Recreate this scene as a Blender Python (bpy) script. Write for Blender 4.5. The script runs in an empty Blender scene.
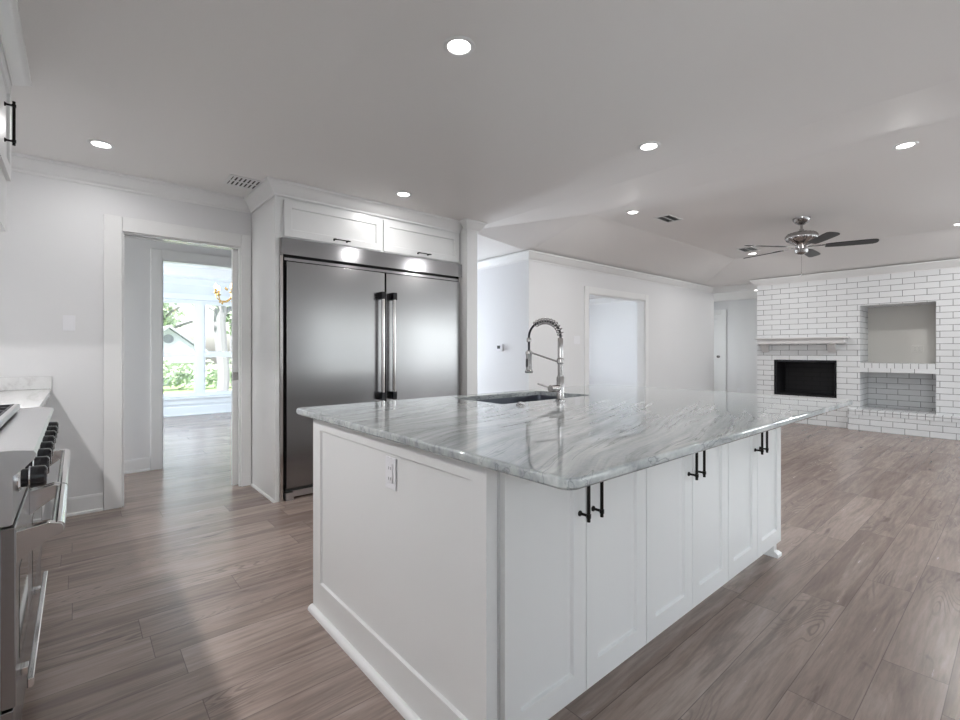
import bpy, bmesh, math, random
from mathutils import Vector, Matrix
random.seed(7)
C = bpy.context.scene
COL = C.collection
PI = math.pi
# ------------------------------------------------------------------ camera
F = 470.0; HZ = 351.0; H = 1.18
yaw = math.atan2(0.7591, 0.6510)
cam = bpy.data.cameras.new('camera'); co = bpy.data.objects.new('camera', cam); COL.objects.link(co)
co.location = (0, 0, H); co.rotation_euler = (PI/2, 0, yaw - PI/2)
cam.sensor_width = 36; cam.lens = F/960*36; cam.shift_y = -(360-HZ)/960; cam.clip_start = .02
C.camera = co
# ------------------------------------------------------------------ view, world, sun, big lights
vs = C.view_settings
vs.view_transform = 'Standard'; vs.look = 'None'; vs.gamma = 1; vs.exposure = 0.34; vs.use_curve_mapping = False
w = bpy.data.worlds.new('sky'); C.world = w; w.use_nodes = True
nt = w.node_tree; sky = nt.nodes.new('ShaderNodeTexSky'); sky.sky_type = 'NISHITA'; sky.sun_disc = False
sky.sun_elevation = math.radians(50); sky.sun_rotation = math.radians(90); sky.air_density = 1; sky.dust_density = 2.5
hs = nt.nodes.new('ShaderNodeHueSaturation'); hs.inputs['Saturation'].default_value = .45; nt.links.new(sky.outputs[0], hs.inputs['Color']); nt.links.new(hs.outputs[0], nt.nodes['Background'].inputs[0]); nt.nodes['Background'].inputs[1].default_value = .42
def light(kind, name, loc, energy, color=(1, 1, 1), **k):
    l = bpy.data.lights.new(name, kind); o = bpy.data.objects.new(name, l); COL.objects.link(o)
    o.location = loc; l.energy = energy; l.color = color
    for a, b in k.items(): setattr(l, a, b)
    return o
s = light('SUN', 'sun', (0, 0, 20), 10, (1, .97, .92), angle=.01)
s.rotation_euler = (math.radians(28), math.radians(-36), 0)
def daylight(name, loc, rot, sx, sy, e, color=(.86, .92, 1), spread=PI):
    o = light('AREA', name, loc, e, color, shape='RECTANGLE', size=sx, size_y=sy, spread=spread); o.rotation_euler = rot; return o
DAY = (.93, .965, 1)
daylight('daylight_living', (7.6, -3.3, 1.35), (math.radians(102), 0, 0), 2.3, 1.6, 42, DAY)
daylight('daylight_living_east', (9.2, -1.85, 1.53), (math.radians(98), 0, math.radians(90)), 1.7, 1.05, 75, DAY)
daylight('daylight_living_west', (5.0, -3.3, 1.35), (math.radians(98), 0, 0), 2.3, 1.6, 19, DAY)
daylight('added_fill_kitchen', (1.4, -3.3, 1.3), (math.radians(102), 0, 0), 2.5, 1.7, 5, (.97, .98, 1))  # added interior fill, placed outside an unseen kitchen window
daylight('added_fill_kitchen_west', (-1.0, -1.5, 1.6), (math.radians(98), 0, math.radians(-90)), 1.9, 1.0, 115, (.97, .98, 1))  # added light behind the camera, brightens the island end panel
daylight('added_fill_dining', (-1.45, 7.9, 1.3), (math.radians(90), 0, math.radians(-90)), 2.6, 1.7, 300, (.74, .86, 1))  # added light outside an unseen side window, lifts the dining room
daylight('added_fill_passage', (-1.4, 5.13, 1.3), (math.radians(90), 0, math.radians(-90)), .8, 1.7, 21, (1, .99, .97))  # added fill at the passage end, no window known there
daylight('daylight_side_room', (6.4, 8.85, 1.3), (math.radians(-90), 0, 0), 2.6, 1.6, 190, (.85, .9, 1))
daylight('daylight_hall', (10.4, 5.85, 1.2), (math.radians(-90), 0, 0), 1.2, 1.6, 26, (.95, .97, 1))
daylight('added_fill_back_hall', (3.7, 7.42, 1.3), (math.radians(-90), 0, 0), .7, 1.6, 120, (.88, .92, 1))  # added window light to brighten the back hall, source unseen

# ------------------------------------------------------------------ materials
def mat(name, color=(.8, .8, .8), rough=.5, metal=0.0, **k):
    m = bpy.data.materials.new(name); m.use_nodes = True
    b = m.node_tree.nodes['Principled BSDF']
    b.inputs['Base Color'].default_value = (*color, 1); b.inputs['Roughness'].default_value = rough; b.inputs['Metallic'].default_value = metal
    for a, v in k.items(): b.inputs[a.replace('_', ' ')].default_value = v
    return m
class G:
    def __init__(s, m): s.t = m.node_tree; s.b = s.t.nodes['Principled BSDF']
    def n(s, ty, **k):
        x = s.t.nodes.new('ShaderNode'+ty)
        for a, v in k.items(): setattr(x, a, v)
        return x
    def l(s, a, b): s.t.links.new(a, b)
    def math(s, op, a, b=None, c=None):
        x = s.n('Math', operation=op)
        for i, v in enumerate((a, b, c)):
            if v is None: continue
            if hasattr(v, 'links'): s.l(v, x.inputs[i])
            else: x.inputs[i].default_value = v
        return x.outputs[0]
    def ramp(s, fac, stops):
        r = s.n('ValToRGB'); e = r.color_ramp.elements
        while len(e) < len(stops): e.new(.5)
        for i, (p, c) in enumerate(stops):
            e[i].position = p; e[i].color = (*c, 1) if len(c) == 3 else c
        s.l(fac, r.inputs[0]); return r.outputs[0]
    def mix(s, f, a, b, mode='MIX'):
        x = s.n('Mix', data_type='RGBA', blend_type=mode)
        for i, v in ((0, f), (6, a), (7, b)):
            if hasattr(v, 'links'): s.l(v, x.inputs[i])
            elif i == 0: x.inputs[i].default_value = v
            else: x.inputs[i].default_value = (*v, 1)
        return x.outputs[2]
    def bump(s, h, strength, dist):
        x = s.n('Bump'); x.inputs['Strength'].default_value = strength; x.inputs['Distance'].default_value = dist
        s.l(h, x.inputs['Height']); s.l(x.outputs[0], s.b.inputs['Normal'])
    def obj(s): return s.n('TexCoord').outputs['Object']
    def noise(s, v, scale, detail=3, rough=.5, dims='3D', wv=None, dist=0):
        x = s.n('TexNoise', noise_dimensions=dims); x.inputs['Scale'].default_value = scale
        x.inputs['Detail'].default_value = detail; x.inputs['Roughness'].default_value = rough; x.inputs['Distortion'].default_value = dist
        s.l(v, x.inputs['Vector'])
        if wv is not None: s.l(wv, x.inputs['W'])
        return x.outputs[0]
    def mapping(s, v, scale=(1, 1, 1), rot=(0, 0, 0), loc=(0, 0, 0)):
        x = s.n('Mapping'); s.l(v, x.inputs[0]); x.inputs['Scale'].default_value = scale
        x.inputs['Rotation'].default_value = rot; x.inputs['Location'].default_value = loc; return x.outputs[0]

def paint(name, col, rough, bscale=180, bstr=.08):
    m = mat(name, col, rough); g = G(m); g.bump(g.noise(g.obj(), bscale, 3), bstr, .002); return m
M = {}
M['wall'] = paint('wall_paint', (.74, .74, .75), .5)
M['ceil'] = paint('ceiling_paint', (.83, .815, .805), .7, 120, .25)
M['trim'] = paint('trim_paint', (.80, .80, .80), .28, 60, .02)
M['cab'] = paint('cabinet_paint', (.76, .765, .765), .3, 90, .03)
M['beige'] = paint('niche_paint', (.64, .625, .59), .6)
M['plastic'] = mat('white_plastic', (.80, .80, .83), .3)
M['slot'] = mat('dark_slot', (.03, .03, .03), .6)
M['black'] = mat('bronze_black_metal', (.012, .010, .009), .35, .7)
M['blackp'] = mat('glossy_black', (.008, .008, .012), .12)
M['iron'] = mat('cast_iron', (.02, .02, .025), .55, .2)
M['chrome'] = mat('chrome', (.85, .85, .86), .08, 1)
M['nickel'] = mat('brushed_nickel', (.40, .385, .38), .2, 1)
M['fblade'] = mat('fan_blade', (.022, .021, .022), .38)
M['brass'] = mat('aged_brass', (.62, .38, .12), .25, 1)
M['siding'] = paint('house_siding', (.8, .82, .85), .6)
M['roof'] = paint('roof_shingle', (.36, .37, .40), .8, 30, .5)
M['grass'] = paint('lawn', (.32, .42, .20), .9, 8, .6)
M['road'] = paint('asphalt', (.34, .34, .35), .9, 40, .5)
M['bark'] = paint('bark', (.26, .25, .27), .9, 25, .8)
M['leaf'] = mat('foliage', (.22, .36, .14), .6)
g = G(M['leaf']); g.l(g.ramp(g.noise(g.obj(), 3, 2), [(.3, (.28, .38, .24)), (.7, (.52, .60, .44))]), g.b.inputs['Base Color'])
def emis(name, col, st):
    m = mat(name, col, .4); b = m.node_tree.nodes['Principled BSDF']; b.inputs['Emission Color'].default_value = (*col, 1); b.inputs['Emission Strength'].default_value = st; return m
M['lens'] = emis('led_lens', (1, .98, .96), 9)
M['bulb'] = emis('candle_bulb', (1, .55, .2), 7)
M['hoodled'] = emis('hood_lens', (1, .97, .93), 6)
def steel(name, col, rough, stretch, k=.10):
    m = mat(name, col, rough, 1.0); g = G(m)
    n = g.noise(g.mapping(g.obj(), stretch), 1, 3)
    g.l(g.math('MULTIPLY_ADD', n, k, rough-k/2), g.b.inputs['Roughness']); g.bump(n, .012, .001); return m
M['steel'] = steel('stainless_steel', (.325, .32, .325), .22, (1.5, 1.5, 500))
M['steel_h'] = steel('stainless_horizontal', (.60, .60, .61), .30, (300, 2, 300), .06)
M['grille'] = steel('stainless_grille', (.42, .42, .43), .13, (2, 2, 400), .05)
M['steel_v'] = steel('stainless_panel', (.52, .52, .54), .34, (4, 4, 260))
M['polish'] = mat('polished_steel', (.70, .68, .67), .13, 1)
M['sink'] = steel('sink_steel', (.17, .18, .21), .35, (300, 3, 3))
M['ovenglass'] = mat('oven_glass', (.02, .018, .018), .05)

def glass():
    m = bpy.data.materials.new('window_glass'); m.use_nodes = True; t = m.node_tree; t.nodes.clear()
    o = t.nodes.new('ShaderNodeOutputMaterial'); mx = t.nodes.new('ShaderNodeMixShader'); tr = t.nodes.new('ShaderNodeBsdfTransparent'); gl = t.nodes.new('ShaderNodeBsdfGlossy')
    gl.inputs['Roughness'].default_value = .02; fr = t.nodes.new('ShaderNodeFresnel'); fr.inputs[0].default_value = 1.3
    tr.inputs[0].default_value = (.96, .98, .98, 1)
    t.links.new(fr.outputs[0], mx.inputs[0]); t.links.new(tr.outputs[0], mx.inputs[1]); t.links.new(gl.outputs[0], mx.inputs[2]); t.links.new(mx.outputs[0], o.inputs[0]); return m
M['glass'] = glass()

def floor_mat():
    m = mat('vinyl_plank_floor', (.2, .16, .14), .38); g = G(m); FB = 1.25
    sp = g.n('SeparateXYZ'); g.l(g.obj(), sp.inputs[0]); X, Y = sp.outputs[0], sp.outputs[1]
    ry = g.math('DIVIDE', Y, .182); row = g.math('FLOOR', ry)
    wn = g.n('TexWhiteNoise', noise_dimensions='1D'); g.l(row, wn.inputs['W'])
    rx = g.math('ADD', g.math('DIVIDE', X, 1.22), g.math('MULTIPLY', wn.outputs[0], 7.3)); colm = g.math('FLOOR', rx)
    cb = g.n('CombineXYZ'); g.l(row, cb.inputs[0]); g.l(colm, cb.inputs[1])
    w2 = g.n('TexWhiteNoise', noise_dimensions='2D'); g.l(cb.outputs[0], w2.inputs['Vector']); pid = w2.outputs[0]
    off = g.math('MULTIPLY', pid, 61.0)
    base = g.ramp(pid, [(p, tuple(FB*c for c in cc)) for p, cc in [(0, (.205, .155, .132)), (.3, (.262, .205, .178)), (.55, (.230, .178, .155)), (.8, (.300, .238, .208)), (1, (.240, .185, .158))]])
    # stretched grain, a new field for each plank
    v1 = g.mapping(g.obj(), (.8, 9, 1)); n1 = g.noise(v1, 1.7, 6, .62, '4D', off, .9)
    v2 = g.mapping(g.obj(), (5, 60, 1)); n2 = g.noise(v2, 1.0, 5, .65, '4D', off)
    v3 = g.mapping(g.obj(), (.9, 6.5, 1)); n3 = g.noise(v3, 1.1, 1.5, .4, '4D', off, .35)
    rings = g.math('SINE', g.math('MULTIPLY', n3, 190.0))
    ringm = g.ramp(g.noise(g.mapping(g.obj(), (1.0, 4.5, 1)), 1.4, 1, .5, '4D', off), [(.56, (0, 0, 0)), (.66, (1, 1, 1))])
    c = g.mix(g.math('MULTIPLY', g.ramp(n1, [(.28, (1, 1, 1)), (.50, (0, 0, 0))]), .75), base, (.125, .092, .078))
    c = g.mix(g.math('MULTIPLY', g.ramp(n1, [(.52, (0, 0, 0)), (.70, (1, 1, 1))]), .55), c, (.46, .385, .345))
    c = g.mix(g.math('MULTIPLY', g.ramp(n2, [(.38, (1, 1, 1)), (.58, (0, 0, 0))]), .30), c, (.13, .10, .085))
    c = g.mix(g.math('MULTIPLY', g.math('MULTIPLY', g.ramp(rings, [(.35, (0, 0, 0)), (.95, (1, 1, 1))]), ringm), .42), c, (.095, .072, .062))
    knots = g.ramp(g.noise(g.mapping(g.obj(), (1.6, 6, 1)), 1.3, 3, .6, '4D', off, 1.0), [(.64, (0, 0, 0)), (.74, (1, 1, 1))])
    c = g.mix(g.math('MULTIPLY', knots, .7), c, (.055, .04, .034))
    fy = g.math('FRACT', ry); fx = g.math('FRACT', rx)
    sy = g.math('LESS_THAN', g.math('MINIMUM', fy, g.math('SUBTRACT', 1, fy)), .007)
    sx = g.math('LESS_THAN', g.math('MINIMUM', fx, g.math('SUBTRACT', 1, fx)), .0011)
    seam = g.math('MAXIMUM', sy, sx)
    c = g.mix(g.math('MULTIPLY', seam, .55), c, (.05, .038, .032))
    g.l(c, g.b.inputs['Base Color'])
    g.l(g.math('MULTIPLY_ADD', n2, .05, .24), g.b.inputs['Roughness'])
    g.bump(g.math('SUBTRACT', g.math('MULTIPLY', n2, .08), seam), .18, .0006)
    return m
M['floor'] = floor_mat()

def stone_mat():
    m = mat('grey_quartzite', (.45, .47, .47), .008); g = G(m); g.b.inputs['IOR'].default_value = 1.85
    v = g.mapping(g.obj(), (1, 1, 1), (0, 0, math.radians(-16)))
    warp = g.noise(g.mapping(v, (.7, 1.5, 1)), 1.6, 2)
    wv = g.n('VectorMath', operation='ADD'); sc = g.n('VectorMath', operation='SCALE'); sc.inputs['Scale'].default_value = .24
    cb = g.n('CombineXYZ'); g.l(warp, cb.inputs[1]); g.l(cb.outputs[0], sc.inputs[0]); g.l(v, wv.inputs[0]); g.l(sc.outputs[0], wv.inputs[1])
    a = g.noise(g.mapping(wv.outputs[0], (.9, 13, 9)), 1.5, 7, .68, dist=.25)
    b = g.noise(g.mapping(wv.outputs[0], (1.1, 20, 14)), 1.5, 3, .55, dist=.25)
    c = g.ramp(a, [(.30, (.15, .165, .175)), (.42, (.31, .335, .34)), (.53, (.42, .445, .445)), (.66, (.56, .58, .57))])
    vein = g.math('ABSOLUTE', g.math('SUBTRACT', b, .42))
    c = g.mix(g.math('MULTIPLY', g.ramp(vein, [(0, (1, 1, 1)), (.022, (0, 0, 0))]), .75), c, (.10, .11, .12))
    c = g.mix(.22, c, g.ramp(g.noise(g.obj(), 70, 3), [(.3, (.3, .32, .34)), (.7, (.55, .57, .57))]))
    g.l(c, g.b.inputs['Base Color']); return m
M['stone'] = stone_mat()
def white_stone():
    m = mat('white_veined_stone', (.7, .7, .7), .12); g = G(m)
    a = g.noise(g.mapping(g.obj(), (9, .8, 9)), 2, 4, .6, dist=.6)
    g.l(g.ramp(a, [(.35, (.62, .61, .61)), (.48, (.71, .71, .71)), (.7, (.75, .75, .75))]), g.b.inputs['Base Color']); return m
M['wstone'] = white_stone()

def brick_mat(name, bw, rh, col, mortar, offset=.5, ms=.0045, rough=.45, bstr=.6, zoff=0.0):
    m = mat(name, col, rough); g = G(m)
    sp = g.n('SeparateXYZ'); g.l(g.obj(), sp.inputs[0])
    geo = g.n('NewGeometry'); sn = g.n('SeparateXYZ'); g.l(geo.outputs['Normal'], sn.inputs[0])
    isx = g.math('GREATER_THAN', g.math('ABSOLUTE', sn.outputs[0]), .5)
    isz = g.math('GREATER_THAN', g.math('ABSOLUTE', sn.outputs[2]), .5)
    u = g.math('ADD', g.math('MULTIPLY', sp.outputs[1], g.math('MAXIMUM', isx, isz)), g.math('MULTIPLY', sp.outputs[0], g.math('SUBTRACT', 1, g.math('MAXIMUM', isx, isz))))
    vv = g.math('ADD', g.math('MULTIPLY', sp.outputs[0], isz), g.math('MULTIPLY', g.math('ADD', sp.outputs[2], zoff), g.math('SUBTRACT', 1, isz)))
    wob = g.noise(g.obj(), 6, 2)
    cb = g.n('CombineXYZ'); g.l(g.math('ADD', u, 20.0), cb.inputs[0]); g.l(g.math('MULTIPLY_ADD', wob, .006, g.math('ADD', vv, rh*20-.003)), cb.inputs[1])
    br = g.n('TexBrick'); br.offset = offset; br.inputs['Scale'].default_value = 1
    br.inputs['Brick Width'].default_value = bw; br.inputs['Row Height'].default_value = rh
    br.inputs['Mortar Size'].default_value = ms; br.inputs['Mortar Smooth'].default_value = .1
    br.inputs['Color1'].default_value = (*col, 1); br.inputs['Color2'].default_value = (*[c*.95 for c in col], 1); br.inputs['Mortar'].default_value = (*mortar, 1)
    g.l(cb.outputs[0], br.inputs['Vector'])
    fac = br.outputs['Fac']
    dark = g.mix(g.math('MULTIPLY', g.ramp(g.noise(g.obj(), 9, 3), [(.35, (0, 0, 0)), (.62, (1, 1, 1))]), fac), br.outputs['Color'], [c*.55 for c in mortar])
    g.l(dark, g.b.inputs['Base Color'])
    h = g.math('ADD', g.math('MULTIPLY', g.math('SUBTRACT', 1, fac), 1.0), g.math('MULTIPLY', g.noise(g.obj(), 55, 4), .25))
    g.bump(h, bstr, .006); return m
M['brick'] = brick_mat('painted_white_brick', .255, .0853, (.76, .77, .78), (.33, .33, .335), ms=.0038, bstr=.4)
M['header'] = brick_mat('painted_white_header_brick', .085, .3, (.76, .77, .78), (.33, .33, .335), 0, zoff=.02, ms=.0038, bstr=.4)
M['firebrick'] = brick_mat('sooty_fire_brick', .23, .075, (.014, .013, .016), (.004, .004, .004), rough=.6)

# ------------------------------------------------------------------ mesh helpers
def bm_(): return bmesh.new()
def box(bm, x0, x1, y0, y1, z0, z1):
    x0, x1 = sorted((x0, x1)); y0, y1 = sorted((y0, y1)); z0, z1 = sorted((z0, z1))
    v = [bm.verts.new(p) for p in ((x0,y0,z0),(x1,y0,z0),(x1,y1,z0),(x0,y1,z0),(x0,y0,z1),(x1,y0,z1),(x1,y1,z1),(x0,y1,z1))]
    for f in ((3,2,1,0),(4,5,6,7),(0,1,5,4),(1,2,6,5),(2,3,7,6),(3,0,4,7)): bm.faces.new([v[i] for i in f])
    return bm
def boxes(*bs):
    bm = bm_()
    for b in bs: box(bm, *b)
    return bm
def ring_pts(c, ax, r, n):
    ax = Vector(ax).normalized(); a = ax.orthogonal().normalized(); b = ax.cross(a)
    return [Vector(c) + a*(r*math.cos(2*PI*i/n)) + b*(r*math.sin(2*PI*i/n)) for i in range(n)]
def skin(bm, rings, cap=True, closed=False):
    vr = [[bm.verts.new(p) for p in r] for r in rings]; n = len(vr[0])
    m = len(vr)
    for i in range(m if closed else m-1):
        A, B = vr[i], vr[(i+1) % m]
        for j in range(n): bm.faces.new((A[j], A[(j+1) % n], B[(j+1) % n], B[j]))
    if cap and not closed: bm.faces.new(vr[0][::-1]); bm.faces.new(vr[-1])
    return bm
def lathe(bm, prof, c=(0, 0, 0), ax=(0, 0, 1), n=24):
    """prof = [(r, h)...] along ax from c"""
    ax = Vector(ax).normalized(); a = ax.orthogonal().normalized(); b = ax.cross(a); c = Vector(c)
    return skin(bm, [[c + ax*h + (a*math.cos(2*PI*i/n) + b*math.sin(2*PI*i/n))*max(r, 1e-4) for i in range(n)] for r, h in prof])
def cyl(bm, p0, p1, r, n=16, r2=None):
    p0, p1 = Vector(p0), Vector(p1); L = (p1-p0).length
    return lathe(bm, [(r, 0), (r if r2 is None else r2, L)], p0, p1-p0, n)
def tube(bm, pts, r, n=10, closed=False):
    pts = [Vector(p) for p in pts]; m = len(pts); rings = []
    t0 = (pts[1]-pts[0]).normalized(); a = t0.orthogonal().normalized()
    for i, p in enumerate(pts):
        if closed: t = (pts[(i+1) % m]-pts[i-1]).normalized()
        else: t = (pts[min(i+1, m-1)]-pts[max(i-1, 0)]).normalized()
        a = (a - t*a.dot(t)).normalized(); b = t.cross(a)
        rings.append([p + (a*math.cos(2*PI*j/n)+b*math.sin(2*PI*j/n))*r for j in range(n)])
    return skin(bm, rings, True, closed)
def sweep(bm, path, prof):
    """profile (d, z) swept along a 2-D path; d is measured to the RIGHT of travel, mitred corners"""
    P = [Vector((p[0], p[1])) for p in path]; rings = []
    for i, p in enumerate(P):
        ns = []
        if i > 0: d = (p-P[i-1]).normalized(); ns.append(Vector((d.y, -d.x)))
        if i < len(P)-1: d = (P[i+1]-p).normalized(); ns.append(Vector((d.y, -d.x)))
        n = ns[0] if len(ns) == 1 else (ns[0]+ns[1])/(1+ns[0].dot(ns[1]))
        rings.append([(p.x+n.x*d, p.y+n.y*d, z) for d, z in prof])
    return skin(bm, rings)
def obj(name, bm, m, parent=None, bevel=0, smooth=True, local=False, seg=2, recalc=True):
    if recalc: bmesh.ops.recalc_face_normals(bm, faces=bm.faces)
    if parent is not None and not local:
        L = parent_world(parent)
        for v in bm.verts: v.co -= L
    me = bpy.data.meshes.new(name); bm.to_mesh(me); bm.free(); me.materials.append(M[m] if isinstance(m, str) else m)
    o = bpy.data.objects.new(name, me); COL.objects.link(o)
    if parent is not None: o.parent = parent
    if smooth:
        for p in me.polygons: p.use_smooth = True
        me.set_sharp_from_angle(angle=math.radians(35))
    if bevel:
        b = o.modifiers.new('bevel', 'BEVEL'); b.width = bevel; b.segments = seg; b.limit_method = 'ANGLE'; b.angle_limit = math.radians(50); b.harden_normals = smooth
    return o
def parent_world(p):
    L = Vector((0, 0, 0))
    while p is not None: L = L + p.location; p = p.parent
    return L
def tag(o, label, cat, group=None):
    o['label'] = label; o['category'] = cat
    if group: o['group'] = group
    return o
def thing(name, label, cat, loc=(0, 0, 0), group=None, rz=0):
    o = bpy.data.objects.new(name, None); COL.objects.link(o); o.location = loc; o.rotation_euler = (0, 0, rz); o.empty_display_size = .1
    return tag(o, label, cat, group)
def each(name, bl, m, parent, **k):
    for b in bl: obj(name, boxes(b), m, parent, **k)
def struct(name, bm, m, parent=None, bevel=0, smooth=False):
    o = obj(name, bm, m, parent, bevel, smooth)
    if parent is None: o['kind'] = 'structure'
    return o
def copy_tree(o, parent=None):
    c = o.copy(); COL.objects.link(c); c.parent = parent
    for ch in [x for x in bpy.data.objects if x.parent == o]: copy_tree(ch, c)
    return c
class Fr:
    """panel frame: origin, horizontal direction U, outward normal N"""
    def __init__(s, O, U, N): s.O, s.U, s.N = Vector(O), Vector(U), Vector(N)
    def box(s, bm, u0, u1, z0, z1, n0, n1):
        a = s.O+s.U*u0+s.N*n0; b = s.O+s.U*u1+s.N*n1
        return box(bm, a.x, b.x, a.y, b.y, s.O.z+z0, s.O.z+z1)
    def pt(s, u, z, n): p = s.O+s.U*u+s.N*n; return Vector((p.x, p.y, s.O.z+z))
def shaker(fr, u0, u1, z0, z1, rail=.06, t=.02, rec=.011, n0=0.0, rt=None, rb=None, rl=None, rr=None):
    rt = rt or rail; rb = rb or rail; rl = rl or rail; rr = rr or rail
    bm = bm_()
    # one continuous mesh: outer box with a recessed, slightly sloped-in panel
    def V(u, z, n): return bm.verts.new(fr.pt(u, z, n))
    o = [V(u0, z0, n0+t), V(u1, z0, n0+t), V(u1, z1, n0+t), V(u0, z1, n0+t)]
    i1 = [V(u0+rl, z0+rb, n0+t), V(u1-rr, z0+rb, n0+t), V(u1-rr, z1-rt, n0+t), V(u0+rl, z1-rt, n0+t)]
    e = .004
    i2 = [V(u0+rl+e, z0+rb+e, n0+t-rec), V(u1-rr-e, z0+rb+e, n0+t-rec), V(u1-rr-e, z1-rt-e, n0+t-rec), V(u0+rl+e, z1-rt-e, n0+t-rec)]
    bk = [V(u0, z0, n0), V(u1, z0, n0), V(u1, z1, n0), V(u0, z1, n0)]
    for A, B in ((o, i1), (i1, i2), (bk, o)):
        for j in range(4): bm.faces.new((A[j], A[(j+1) % 4], B[(j+1) % 4], B[j]))
    bm.faces.new(i2); bm.faces.new(bk[::-1])
    return bm
def pull(name, fr, u, z, length, parent, vertical=True, out=.034, r=.0055, label=None):
    bm = bm_(); h = length/2; k = h-.018
    if vertical: A, B, P, Q = (u, z-h), (u, z+h), (u, z-k), (u, z+k)
    else: A, B, P, Q = (u-h, z), (u+h, z), (u-k, z), (u+k, z)
    cyl(bm, fr.pt(*A, out), fr.pt(*B, out), r, 12)
    for q in (P, Q):
        lathe(bm, [(.009, 0), (.009, .003), (.0045, .008), (.0042, out)], fr.pt(*q, 0), fr.N, 12)
        # collar on the bar
        d = (fr.pt(*B, out)-fr.pt(*A, out)).normalized(); c = fr.pt(*q, out)
        cyl(bm, c-d*.006, c+d*.006, r*1.35, 12)
    return obj(name, bm, 'black', parent)

# ================================================================== SETTING
KC = 2.50; LC = 2.40; TC = 2.65; XE = 3.24
WX = -.77         # west wall face
struct('floor', boxes((-1.3, 11.9, -3.25, 10.25, -.12, 0)), 'floor')
struct('ceiling', boxes((-1.3, XE, -3.25, 10.25, KC, KC+.12)), 'ceil')
bm = bm_()
def quad(bm, *p): bm.faces.new([bm.verts.new(q) for q in p])
quad(bm, (XE, -3.25, KC), (XE, 4.0, KC), (4.2, 3.05, TC), (4.2, -2.05, TC))
quad(bm, (4.22, 4.0, LC), (8.93, 4.0, LC), (7.98, 3.05, TC), (4.2, 3.05, TC))
quad(bm, (XE, 4.0, KC), (4.22, 4.0, LC), (4.2, 3.05, TC))
quad(bm, (8.93, 4.0, LC), (8.93, -3.0, LC), (7.98, -2.05, TC), (7.98, 3.05, TC))
quad(bm, (XE, -3.25, KC), (8.93, -3.0, LC), (7.98, -2.05, TC), (4.2, -2.05, TC))
quad(bm, (4.2, -2.05, TC), (4.2, 3.05, TC), (7.98, 3.05, TC), (7.98, -2.05, TC))
quad(bm, (XE, 4.0, KC), (4.22, 4.0, LC), (4.22, 7.4, LC), (XE, 7.4, KC))
quad(bm, (8.93, -3.0, LC), (8.93, 4.0, LC), (9.6, 4.0, LC), (9.6, -3.0, LC))
bmesh.ops.remove_doubles(bm, verts=bm.verts, dist=1e-4)
bmesh.ops.recalc_face_normals(bm, faces=bm.faces)
bmesh.ops.solidify(bm, geom=bm.faces[:], thickness=-.08)
o = obj('ceiling_living', bm, 'ceil', smooth=False); o['kind'] = 'structure'
struct('ceiling_side_room', boxes((4.2, 9.45, 4.12, 8.6, LC, LC+.1)), 'ceil')
struct('ceiling_hall', boxes((9.45, 11.9, 2.4, 5.7, 2.33, 2.43)), 'ceil')

# walls.  door wall (kitchen north): opening X .259..1.085, z 0..2.09
DN = 4.47; DT = 4.60
struct('wall_north', boxes((WX-.1, .259, DN, DT, 0, KC), (.259, 1.085, DN, DT, 2.085, KC), (1.085, 3.14, DN, 4.50, 0, KC), (1.085, 3.14, 4.565, DT, 0, KC)), 'wall')
struct('wall_west', boxes((WX-.1, WX, -3.25, -2.45, 0, KC), (WX-.1, WX, -.55, DN, 0, KC), (WX-.1, WX, -2.45, -.55, 0, 1.1), (WX-.1, WX, -2.45, -.55, 2.1, KC)), 'wall')
# passage north wall: opening X .648..1.75
struct('wall_passage', boxes((-1.3, .648, 5.66, 5.78, 0, KC), (.648, 1.75, 5.66, 5.78, 2.10, KC), (1.75, 3.14, 5.66, 5.78, 0, KC)), 'wall')
struct('wall_passage_end', boxes((-1.3, -1.2, DT, 4.73, 0, KC), (-1.3, -1.2, 5.53, 5.66, 0, KC), (-1.3, -1.2, 4.73, 5.53, 0, .45), (-1.3, -1.2, 4.73, 5.53, 2.15, KC)), 'wall')
struct('wall_hall_side', boxes((3.14, 3.24, 4.47, 10.1, 0, KC)), 'wall')
# dining room far wall with the window opening  X .80..2.92
WN = 10.06
struct('wall_dining', boxes((-1.3, .62, WN, WN+.16, 0, KC), (2.90, 3.24, WN, WN+.16, 0, KC), (.62, 2.90, WN, WN+.16, 0, .33), (.62, 2.90, WN, WN+.16, 2.13, KC)), 'wall')
struct('wall_dining_side', boxes((-1.3, -1.2, 5.78, 6.5, 0, KC), (-1.3, -1.2, 9.3, 10.2, 0, KC), (-1.3, -1.2, 6.5, 9.3, 0, .4), (-1.3, -1.2, 6.5, 9.3, 2.2, KC)), 'wall')
# thermostat wall (west face X=4.22) and living wall (south face Y=4.0)
struct('wall_thermostat', boxes((4.22, 4.34, 4.12, 7.4, 0, LC)), 'wall')
struct('wall_back_hall', boxes((3.24, 3.35, 7.2, 7.3, 0, LC+.1), (4.05, 4.34, 7.2, 7.3, 0, LC+.1), (3.35, 4.05, 7.2, 7.3, 2.1, LC+.1), (3.35, 4.05, 7.2, 7.3, 0, .4)), 'wall')
OX0, OX1, OZ = 5.42, 6.90, 1.985
struct('wall_living', boxes((4.22, OX0, 4.0, 4.12, 0, LC), (OX0, OX1, 4.0, 4.12, OZ, LC), (OX1, 9.33, 4.0, 4.12, 0, LC)), 'wall')
struct('wall_side_room', boxes((9.3, 9.45, 4.12, 8.6, 0, LC), (4.2, 5.1, 8.6, 8.7, 0, LC), (7.7, 9.45, 8.6, 8.7, 0, LC), (5.1, 7.7, 8.6, 8.7, 0, .5), (5.1, 7.7, 8.6, 8.7, 2.1, LC)), 'wall')
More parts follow.
